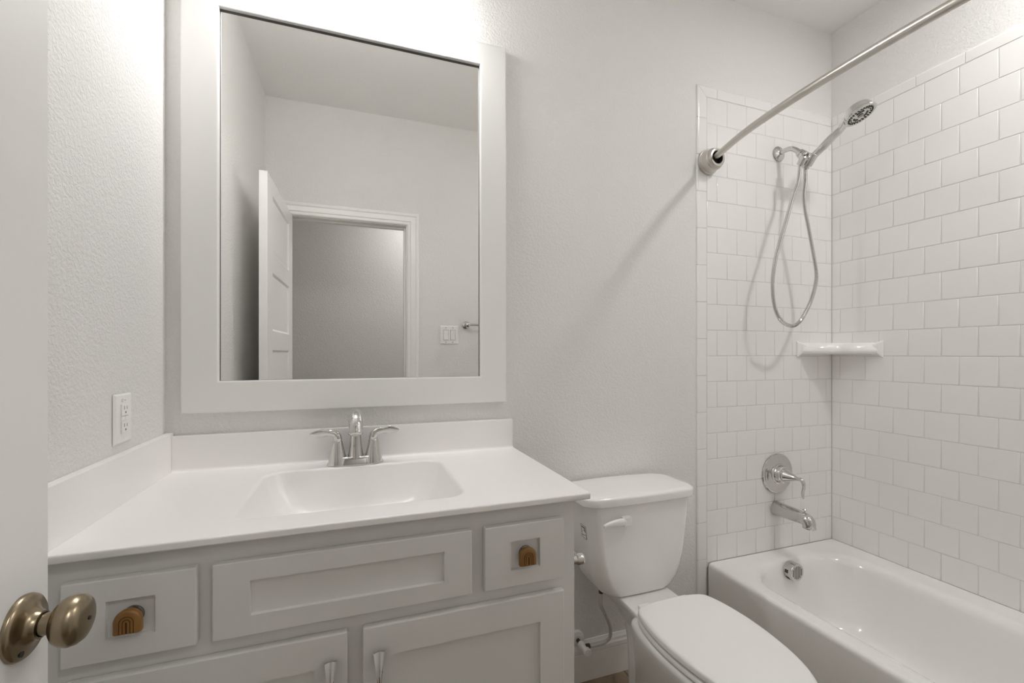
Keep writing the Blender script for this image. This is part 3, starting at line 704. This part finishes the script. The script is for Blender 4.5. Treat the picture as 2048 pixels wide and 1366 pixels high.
# ------------------------------------------------------------------ bathtub
tub = thing('bathtub', (1.78, .76, 0), 'white alcove bathtub below the tiled corner', 'bathtub')
AX0, AX1, AY0, AY1 = 1.405, XR - .0095, YF + .001, TILEY + .006 - .009
def tr(i, z, r, j=0): return rrect(AX0 + i, AX1 - j, AY0, AY1, r, z, 10, 14)
X0, X1, Y0, Y1 = 1.470, 2.045, .13, 1.425
def ti(i, z, r, k=1.0): return rrect(X0 + i, X1 - i, Y0 + i * 1.6 * k, Y1 - i * k, r, z, 10, 14)
rings = [tr(.004, .001, .002), tr(.004, .08, .002), tr(0, .30, .002), tr(0, TUBZ - .018, .003), tr(.002, TUBZ - .009, .004), tr(.007, TUBZ - .003, .004), tr(.015, TUBZ, .005), tr(.019, TUBZ, .006)]
rings += [ti(-.018, TUBZ, .17), ti(-.012, TUBZ - .0002, .17), ti(.0, TUBZ - .002, .17), ti(.010, TUBZ - .007, .17), ti(.019, TUBZ - .016, .165), ti(.026, TUBZ - .030, .16), ti(.031, TUBZ - .06, .155), ti(.040, TUBZ - .14, .15), ti(.050, TUBZ - .21, .145), ti(.060, TUBZ - .245, .14), ti(.077, TUBZ - .270, .13), ti(.100, TUBZ - .285, .11), ti(.130, TUBZ - .290, .09), ti(.2, TUBZ - .294, .04)]
link('tub_shell', *loft(rings), M['enamel'], tub, angle=75, wn=False)
OV = Vector((1.748, Y1 - .026, TUBZ - .036))
ovr = link('overflow_cover', *lathe([(.036, -.004), (.0375, .002), (.0375, .030), (.0355, .0345), (.033, .0355), (0.0001, .0357)], OV, (0, -1, 0), 40), M['chrome'], tub)
sb = MB()
for k in range(6):
    dx = (k - 2.5) * .0092; hh = math.sqrt(max(0, .027 ** 2 - dx ** 2))
    sb.add(*box(OV.x + dx - .0014, OV.x + dx + .0014, OV.y - .0362, OV.y - .0352, OV.z - hh + .001, OV.z + hh + .001))
sb.build('overflow_slots', M['dark'], ovr, smooth=False)
for a in (172, 222): 
    ca, sa_ = math.cos(math.radians(a)), math.sin(math.radians(a)); P8 = []
    for yy in (OV.y - .022, OV.y - .008):
        for rr_, tt in ((.0368, -.007), (.0382, -.007), (.0382, .007), (.0368, .007)): P8.append((OV.x + ca * rr_ - sa_ * tt, yy, OV.z + sa_ * rr_ + ca * tt))
    link('side_opening', P8, [(0, 1, 2, 3), (4, 5, 6, 7), (0, 1, 5, 4), (1, 2, 6, 5), (2, 3, 7, 6), (3, 0, 4, 7)], M['dark'], ovr, smooth=False)
link('tub_drain', *lathe([(.034, 0), (.035, .002), (.028, .003), (.02, .002), (0, .003)], (1.785, Y1 - .26, TUBZ - .292), (0, 0, 1), 32), M['chrome'], tub)

# tub spout
ts = thing('tub_spout', (1.790, TILEY, CAMZ - .700), 'chrome tub spout with diverter pin below the shower valve', 'tub spout')
SY = TILEY - .0005
P = [(1.790, SY, zr(-.698)), (1.790, SY - .05, zr(-.697)), (1.790, SY - .10, zr(-.697)), (1.790, SY - .132, zr(-.698)), (1.790, SY - .150, zr(-.703)), (1.790, SY - .157, zr(-.713)), (1.790, SY - .158, zr(-.727))]
Rr = [(.0315, .0315), (.0300, .0300), (.0280, .0280), (.0265, .0265), (.0258, .0258), (.0245, .0245), (.0238, .0238)]
pp = smooth_path(P, 6); rr = []
for i in range(len(P) - 1):
    for k in range(6): t = k / 6; rr.append((Rr[i][0] * (1 - t) + Rr[i + 1][0] * t, Rr[i][1] * (1 - t) + Rr[i + 1][1] * t))
rr.append(Rr[-1])
spb = MB(); spb.add(*tube(pp, rr, 36, up=(0, 0, 1)))
sbody = spb.build('spout_body', M['chrome'], ts, angle=50)
link('outlet_lip', *lathe([(.0236, .0), (.0250, .001), (.0250, .0045), (.0215, .0050), (.0200, .001), (.0001, .0005)], (1.790, SY - .158, zr(-.7265)), (0, 0, -1), 32), M['chrome'], sbody)
link('diverter_pin', *lathe([(.0028, 0), (.0028, .010), (.0075, .0115), (.0080, .0150), (.0060, .0170), (0, .0175)], (1.790, SY - .138, zr(-.6745)), (0, 0, 1), 20), M['chrome'], sbody)

# shower valve
sv = thing('shower_valve', (1.797, TILEY, CAMZ - .541), 'round chrome shower valve with single lever on the tiled wall', 'shower valve')
VC = Vector((1.797, TILEY - .0005, zr(-.541)))
link('escutcheon', *lathe([(.0885, 0), (.0890, .003), (.0870, .0065), (.0800, .0085), (.0720, .0085), (.0690, .0095), (.050, .0125), (.0405, .0135), (.0380, .0150), (.030, .0150)], VC, (0, -1, 0), 72), M['chrome'], sv, angle=25)
hub = link('valve_hub', *lathe([(.0460, .0125), (.0450, .0160), (.0400, .0180), (.0385, .0300), (.0360, .0370), (.0310, .0405), (.0280, .0410)], VC, (0, -1, 0), 48), M['chrome'], sv, angle=30)
link('lever_handle', *lathe([(.0275, .0405), (.0280, .046), (.0265, .050), (.020, .066), (.0135, .084), (.0088, .098), (.0072, .106)], VC, (0, -1, 0), 40), M['chrome'], hub, angle=40)
LP = [VC + Vector(p) for p in ((0, -.102, 0), (.0005, -.111, .001), (.001, -.121, -.003), (.001, -.127, -.014), (.001, -.128, -.030), (.0005, -.124, -.050), (0, -.124, -.064), (0, -.127, -.078))]
Lr = [(.0072, .0072), (.0078, .0080), (.0080, .0080), (.0080, .0066), (.0080, .0048), (.0088, .0040), (.0090, .0034), (.0035, .0016)]
pp = smooth_path(LP, 5); rr = []
for i in range(len(LP) - 1):
    for k in range(5): t = k / 5; rr.append((Lr[i][0] * (1 - t) + Lr[i + 1][0] * t, Lr[i][1] * (1 - t) + Lr[i + 1][1] * t))
rr.append(Lr[-1])
link('lever', *tube(pp, rr, 20, up=(0, 0, 1)), M['chrome'], hub, angle=60)

# shower arm, holder, hand shower, hose
AX, AZ = 1.806, zr(.902)
sa = thing('shower_bracket', (AX, TILEY, AZ), 'short curved chrome shower arm on the tiled wall holding the bracket', 'shower arm')
link('flange', *lathe([(.0330, 0), (.0335, .003), (.031, .007), (.024, .011), (.017, .015), (.0115, .018)], (AX, TILEY - .0005, AZ), (0, -1, 0), 40), M['chrome'], sa, angle=40)
AP = [(AX, TILEY - .005, AZ), (AX, TILEY - .035, AZ + .002), (AX + .001, TILEY - .060, AZ - .001), (AX + .003, TILEY - .083, AZ - .016), (AX + .005, TILEY - .101, AZ - .036)]
link('pipe', *tube(smooth_path(AP, 8), .0105, 20), M['chrome'], sa, angle=60)
J = Vector((AX + .006, TILEY - .104, AZ - .040)); ad = Vector((.03, -.62, -.78)).normalized()
link('swivel_nut', *lathe([(.0130, -.008), (.0175, -.006), (.0180, .006), (.0145, .008), (.0145, .011), (.0200, .013), (.0205, .025), (.0165, .029), (.010, .030)], J, ad, 24), M['chrome'], sa, angle=30)
hold = J + ad * .045 + Vector((.017, 0, 0))
HD = Vector((.02, -.60, .80)).normalized()          # direction of the hand shower handle
br = link('bracket', *lathe([(.0160, -.024), (.0185, -.024), (.0192, -.020), (.0200, .018), (.0205, .022), (.0190, .024), (.0160, .024), (.0160, -.024)], hold, HD, 28, cap=False), M['chrome'], sa, angle=30)
link('bracket_stem', *tube([J + ad * .026, hold - ad * .006], .0095, 18), M['chrome'], br)
HS2 = hold + Vector((-.040, .004, -.008))
link('hose_outlet', *lathe([(.0138, -.020), (.0145, -.016), (.0145, .014), (.0110, .018)], HS2, HD, 24), M['chrome'], br, angle=30)
link('outlet_neck', *tube([HS2 + HD * .004, hold - Vector((.008, 0, 0))], .0075, 14), M['chrome'], br)

hs = thing('hand_shower', tuple(hold), 'chrome hand shower resting in its bracket near the tiled corner', 'hand shower')
headc = Vector((1.901, 1.220, zr(.962)))
h0 = hold - HD * .036
hand_dir = (headc - hold).normalized()
FN = Vector((.174, -.385, -.894)).normalized()        # spray face normal
neck = headc - hand_dir * .078 - FN * .004
link('handle', *tube(smooth_path([h0, hold, hold.lerp(neck, .4) + Vector((0, -.003, .002)), hold.lerp(neck, .75) + Vector((0, -.001, .002)), neck, headc - hand_dir * .046 - FN * .014], 8),
     [(.0135, .0135)] * 8 + [(.0145, .0145)] * 8 + [(.0165, .0155)] * 8 + [(.0155, .0145)] * 8 + [(.0145 + .008 * k / 8, .0135) for k in range(8)] + [(.023, .0135)], 24), M['chrome'], hs, angle=60)
hb = headc - FN * .006
hd = link('spray_head', *lathe([(.0001, -.026), (.022, -.0255), (.038, -.022), (.047, -.014), (.0505, -.003), (.0515, .006), (.0555, .009), (.0580, .0135), (.0570, .018), (.0530, .0205), (.0490, .0200), (.0475, .0185), (.0001, .0185)], hb, FN, 56), M['chrome'], hs, angle=40)
u_, v_, a_ = frame_from(FN)
nz = MB()
for k in range(26):
    t = 2 * math.pi * k / 26; c = hb + u_ * (.0420 * math.cos(t)) + v_ * (.0420 * math.sin(t)); nz.add(*lathe([(.0036, .0180), (.0030, .0210), (0, .0207)], c, FN, 8))
for k in range(20):
    t = 2 * math.pi * (k + .5) / 20; c = hb + u_ * (.0345 * math.cos(t)) + v_ * (.0345 * math.sin(t)); nz.add(*lathe([(.0024, .0180), (.0020, .0200), (0, .0202)], c, FN, 8))
for k in range(3):
    for q in range(5):
        t = 2 * math.pi * (k / 3) + .22 * (q - 2); c = hb + u_ * (.0235 * math.cos(t)) + v_ * (.0235 * math.sin(t)); nz.add(*lathe([(.0042, .0180), (.0036, .0203), (0, .0202)], c, FN, 8))
nz.build('spray_nozzles', M['dark'], hd)
link('centre_disc', *lathe([(.0105, .0180), (.0100, .0205), (0, .0210)], hb, FN, 28), M['chrome_d'], hd)

ho = HS2 - HD * .016; hp = h0
# hose loop
yh = ho.y
def HPt(x, z, y=1.385): return (x, y, zr(z))
loop = [tuple(ho)] + [HPt(x, z) for x, z in [(1.805, .787), (1.781, .735), (1.751, .668), (1.704, .540), (1.668, .445), (1.645, .374), (1.634, .282), (1.645, .197), (1.681, .138), (1.738, .116), (1.780, .129), (1.814, .165), (1.862, .242), (1.888, .33), (1.874, .413), (1.844, .53), (1.822, .610), (1.814, .675), (1.822, .742)][1:]] + [tuple(hp)]
pth = smooth_path(loop, 60)
# resample evenly, ribbed radius
L = [0.0]
for a, b in zip(pth, pth[1:]): L.append(L[-1] + (b - a).length)
tot = L[-1]; step = .0013; n = int(tot / step); out = []; rad = []; j = 0
for i in range(n + 1):
    s_ = tot * i / n
    while j < len(L) - 2 and L[j + 1] < s_: j += 1
    t = (s_ - L[j]) / max(1e-9, L[j + 1] - L[j]); out.append(pth[j].lerp(pth[j + 1], t)); rad.append(.0081 if i % 4 in (0, 1) else .0064)
tag(link('shower_hose', *tube(out, rad, 12), M['chrome'], angle=25, wn=False), 'ribbed chrome shower hose hanging in a long loop', 'shower hose')

# ------------------------------------------------------------------ corner shelf
cs = thing('corner_shelf', (XR, YB, CAMZ), 'white ceramic corner shelf set in the shower tiles', 'shelf')
A = Vector((1.925, TILEY - .001)); Bp = Vector((TILEX - .001, 1.285)); C = Vector((TILEX - .001, TILEY - .001))
dAB = (Bp - A).normalized(); nAB = Vector((-dAB.y, dAB.x))
if (A - C).dot(nAB) < 0: nAB = -nAB
front_ = []
NN = 40
for k in range(NN + 1):
    t = k / NN; p = A.lerp(Bp, t)
    wv_ = .012 * (abs(math.sin(math.pi * t)) ** .6) - .016 * math.exp(-((t - .5) / .13) ** 2)
    front_.append(p + nAB * wv_)
def shelf_ring(inset, z, lip=0.0):
    pts = []
    for k, p in enumerate(front_):
        c = (p - C); pts.append((p.x - nAB.x * inset, p.y - nAB.y * inset, z))
    return pts + [(C.x, C.y, z)]
zs = zr(0)
link('shelf_body', *loft([shelf_ring(.018, zs - .004), shelf_ring(.006, zs - .002), shelf_ring(.000, zs + .004), shelf_ring(-.001, zs + .012), shelf_ring(.001, zs + .022), shelf_ring(.007, zs + .031), shelf_ring(.014, zs + .041), shelf_ring(.019, zs + .047), shelf_ring(.023, zs + .048), shelf_ring(.028, zs + .044), shelf_ring(.034, zs + .040)]), M['tile'], cs, angle=60)
for (p, dirv, wn) in ((A, (1, 0), (0, -1)), (Bp, (0, 1), (-1, 0))):
    # flared end that meets the wall tile
    dx, dy = dirv; nx, ny = wn; rings = []
    for s_, h0_, h1_, dep in ((-.005, -.018, .056, .003), (0.0, -.019, .057, .008), (.008, -.012, .054, .016), (.018, -.002, .050, .022), (.030, .000, .046, .022)):
        x, y = p.x + dx * s_, p.y + dy * s_
        rings.append([(x, y, zs + h0_), (x + nx * dep * .7, y + ny * dep * .7, zs + h0_ + .004), (x + nx * dep, y + ny * dep, zs + h0_ + .014), (x + nx * dep, y + ny * dep, zs + h1_ - .014), (x + nx * dep * .7, y + ny * dep * .7, zs + h1_ - .004), (x, y, zs + h1_)])
    link('shelf_end', *loft(rings), M['tile'], cs, angle=60)

# ------------------------------------------------------------------ curved shower rod
rod = thing('shower_curtain_rod', (1.404, .76, CAMZ + .806), 'curved brushed nickel shower curtain rod above the tub edge', 'shower curtain rod')
RZ = zr(.806)
yA, yB = TILEY, YF + .008
RP = [(1.406, yA - .012), (1.398, yA - .045), (1.372, yA - .130), (1.340, yA - .25), (1.316, yA - .40), (1.302, yA - .56), (1.297, (yA + yB) / 2)]
RP = RP + [(x, yA + yB - y) for x, y in reversed(RP[:-1])]
link('rod', *tube(smooth_path([(x, y, RZ) for x, y in RP], 8), .0125, 24), M['nickel'], rod, angle=80)
for (yy, sg) in ((TILEY - .0005, -1), (YF + .0085, 1)):
    f_ = link('end_cover', *lathe([(.0500, 0), (.0515, .002), (.0515, .007), (.0495, .0095), (.0480, .010), (.0480, .014), (.0465, .016), (.0445, .040), (.0420, .044), (.0385, .046), (.0375, .047), (.0380, .050), (.0380, .055), (.0360, .058), (.0300, .060), (.0265, .058), (.0260, .030)], (1.404, yy, RZ), (0, sg, 0), 56, cap=False), M['nickel'], rod, angle=22)
    link('pivot_socket', *lathe([(.0262, .020), (.0262, .0545), (.0250, .0545), (.0250, .030), (.0001, .026)], (1.404, yy, RZ), (0, sg, 0), 32), M['black'], f_)
